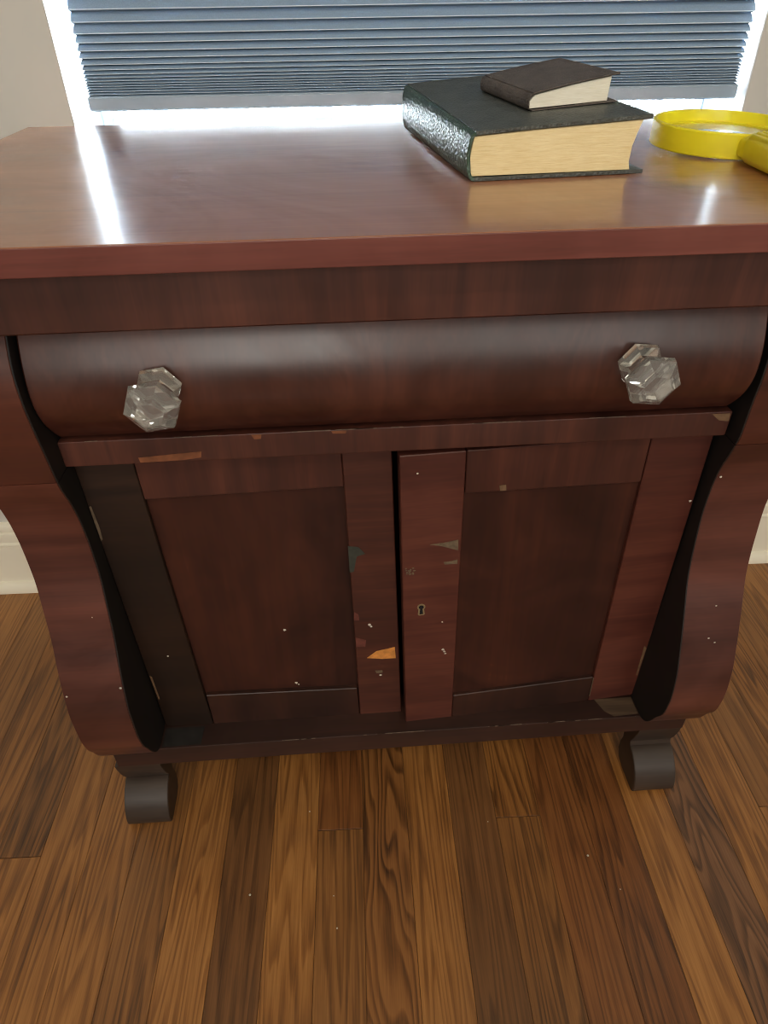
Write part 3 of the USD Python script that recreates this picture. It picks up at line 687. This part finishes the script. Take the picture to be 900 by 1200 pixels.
obj('paint_speck', dots([(0.921, 0.2006, 0.0014), (0.890, 0.4196, 0.0016), (0.896, 0.412, 0.0012), (0.10, 0.33, 0.0010)], pl1), M['speck'], door1, smooth=False, kind='stuff')
obj('paint_speck', dots([(0.560, 0.398, 0.0017), (0.571, 0.164, 0.0018), (0.580, 0.156, 0.0012)], lambda m: pl1(trimesh.Trimesh(np.array(m.vertices) - [0, 0.0062, 0], m.faces, process=False))), M['speck'], door1, smooth=False, kind='stuff')
for poly, m_ in (([(0.0964, 0.7330), (0.1429, 0.7345), (0.1922, 0.7400), (0.1936, 0.7050), (0.1373, 0.7240)], 'chip_pale'),
                 ([(0.1446, 0.6700), (0.1685, 0.6705), (0.1922, 0.6745), (0.1927, 0.6600), (0.1478, 0.6615)], 'chip_pale'),
                 ([(0.3174, 0.8959), (0.3395, 0.8967), (0.3419, 0.8800), (0.3224, 0.8800)], 'chip_tan')):
    obj('veneer_chip', flat(poly, pl2), M[m_], door2, smooth=False)
rr_ = np.random.default_rng(3)
obj('scuff', dots([(0.013 + 0.034 * rr_.random(), 0.637 + 0.024 * rr_.random(), 0.0009) for _ in range(16)], pl2), M['chip_pale'], door2, smooth=False, kind='stuff')
obj('putty', flat([(0.984, 0.2417), (0.996, 0.2288), (0.992, 0.1003), (0.986, 0.1038)], pl2), M['chip_tan'], door2, smooth=False)
obj('putty', flat([(0.7965, 0.1150), (0.7995, 0.1160), (0.8010, 0.0275), (0.7985, 0.0241)], pl2), M['chip_pale'], door2, smooth=False)
obj('paint_speck', dots([(0.1504, 0.336, 0.0016), (0.156, 0.327, 0.0013), (0.160, 0.318, 0.0012), (0.988, 0.795, 0.0014), (0.145, 0.450, 0.0009), (0.055, 0.95, 0.0009)], pl2), M['speck'], door2, smooth=False, kind='stuff')
# keyhole: brass rim with the dark opening
tt = np.linspace(0, 2 * math.pi, 20, endpoint=False)
def keyshape(cu, cv, s, grow):
    from shapely.geometry import Point, box as sbox
    g = Point(0, 0.0035).buffer(0.0026).union(Polygon([(-0.0012, 0.002), (0.0012, 0.002), (0.0019, -0.0065), (-0.0019, -0.0065)])).buffer(grow)
    return [(cu + x / 0.2845, cv + y / 0.380) for x, y in g.exterior.coords]
obj('keyhole_rim', flat(keyshape(0.066, 0.508, 1, 0.0016), pl2, -0.001, 0.0006), M['keybrass'], door2, smooth=False, label='small brass rimmed keyhole')
obj('keyhole', flat(keyshape(0.066, 0.508, 1, 0.0), pl2, 0.0006, 0.0007), M['hole'], door2, smooth=False)
# rail: strip of lifted veneer and worn spots
railpl = lambda m: m
def xzflake(poly, y):
    m = trimesh.creation.extrude_polygon(Polygon(poly).buffer(0), 1.0, engine='earcut')
    v = np.array(m.vertices)
    q = trimesh.Trimesh(np.column_stack([v[:, 0], y - 0.0003 + 0.0005 * v[:, 2], v[:, 1]]), m.faces, process=False); q.fix_normals(); return q
def xyflake(poly, z):
    m = trimesh.creation.extrude_polygon(Polygon(poly).buffer(0), 0.0003, engine='earcut')
    m.apply_translation((0, 0, z - 0.0001)); return m
rail = '/World/washstand/rail'
obj('veneer_chip', xzflake([(-0.2217, 0.5110), (-0.1948, 0.5128), (-0.1694, 0.5142), (-0.1707, 0.5085), (-0.1859, 0.5068), (-0.221, 0.5062)], 0.0940), M['rail_orange'], rail, smooth=False)
obj('veneer_chip', xzflake([(-0.1267, 0.5278), (-0.1183, 0.5278), (-0.119, 0.5238), (-0.1246, 0.5235)], 0.0940), M['rail_orange'], rail, smooth=False)
obj('veneer_chip', xzflake([(-0.061, 0.5278), (-0.0484, 0.5278), (-0.0493, 0.5250), (-0.0599, 0.5255)], 0.0940), M['rail_orange'], rail, smooth=False)
obj('veneer_chip', xzflake([(0.2620, 0.5270), (0.2778, 0.5270), (0.2784, 0.5195), (0.2697, 0.5205)], 0.0940), M['chip_tan'], rail, smooth=False)
base = '/World/washstand/base_rail'
obj('bare_patch', xyflake([(0.236, 0.1080), (0.2820, 0.1075), (0.2820, 0.0835), (0.2526, 0.0820), (0.243, 0.090)], 0.1247), M['bare'], base, smooth=False, label='bare unfinished wood on the shelf')
obj('worn_patch', xyflake([(-0.2810, 0.1075), (-0.2351, 0.1065), (-0.2369, 0.0825), (-0.2810, 0.0820)], 0.1247), M['dust'], base, smooth=False, label='greyish worn end of the shelf')


# white flecks on the pilasters and crumbs on the floor
def fleck(p, r):
    m = trimesh.creation.icosphere(1, r); m.apply_scale([1, 0.5, 1]); m.apply_translation(p); return m
def on_pil(x, z, zs, ys): return (x, float(PchipInterpolator(zs, ys)(z)) - 0.0001, z)
obj('paint_speck', cat_(*[fleck(on_pil(x, z, zsL, ysL), r) for x, z, r in ((-0.2865, 0.268, 0.0014), (-0.3405, 0.262, 0.0011), (-0.300, 0.345, 0.0007))]), M['speck'], '/World/washstand/scroll_pilaster', kind='stuff')
obj('paint_speck', cat_(*[fleck(on_pil(x, z, zsR, ysR), r) for x, z, r in ((0.3160, 0.317, 0.0009), (0.3120, 0.283, 0.0011), (0.3190, 0.278, 0.0010), (0.288, 0.462, 0.0012))]), M['speck'], '/World/washstand/scroll_pilaster_001', kind='stuff')
crumbs = [(-0.0910, -0.0424), (-0.0876, -0.0764), (-0.1862, -0.0343), (0.10, 0.03), (-0.12, 0.06), (0.21, -0.02), (0.235, -0.06)]
cm = []
for i, (x, y) in enumerate(crumbs):
    m = trimesh.creation.icosphere(1, 0.0007 + 0.0003 * (i % 3)); m.apply_scale([1, 1, 0.5]); m.apply_translation((x, y, 0.0005)); cm.append(m)
path = obj('floor_crumbs', cat_(*cm), M['speck'], '/World', label='tiny pale crumbs scattered on the oak floor in front of the washstand', cat='crumbs', kind='stuff')

# rubbed front edges of the shelf and of the rail under the drawer
M['rub'] = plain('rubbed_edge', (0.12, 0.088, 0.062), rough=0.65, var=0.5, scale=300)
def rubbed(y, z, x0, x1, n, sd, dy, dz):
    g = np.random.default_rng(sd); out = []
    for _ in range(n):
        a = g.uniform(x0, x1); l = g.uniform(0.006, 0.045) * (0.4 + g.random())
        out.append(cbox(a, min(a + l, x1), y - dy, y + 0.0006, z - 0.0006, z + dz, 0.00008))
    return cat_(*out)
obj('rubbed_edge', rubbed(0.0801, 0.1243, -0.272, 0.278, 15, 5, 0.0001, 0.0002), M['rub'], base, smooth=False, kind='stuff')
obj('rubbed_edge', rubbed(0.0944, 0.5284, -0.270, 0.270, 11, 8, 0.0001, 0.0002), M['rub'], rail, smooth=False, kind='stuff')
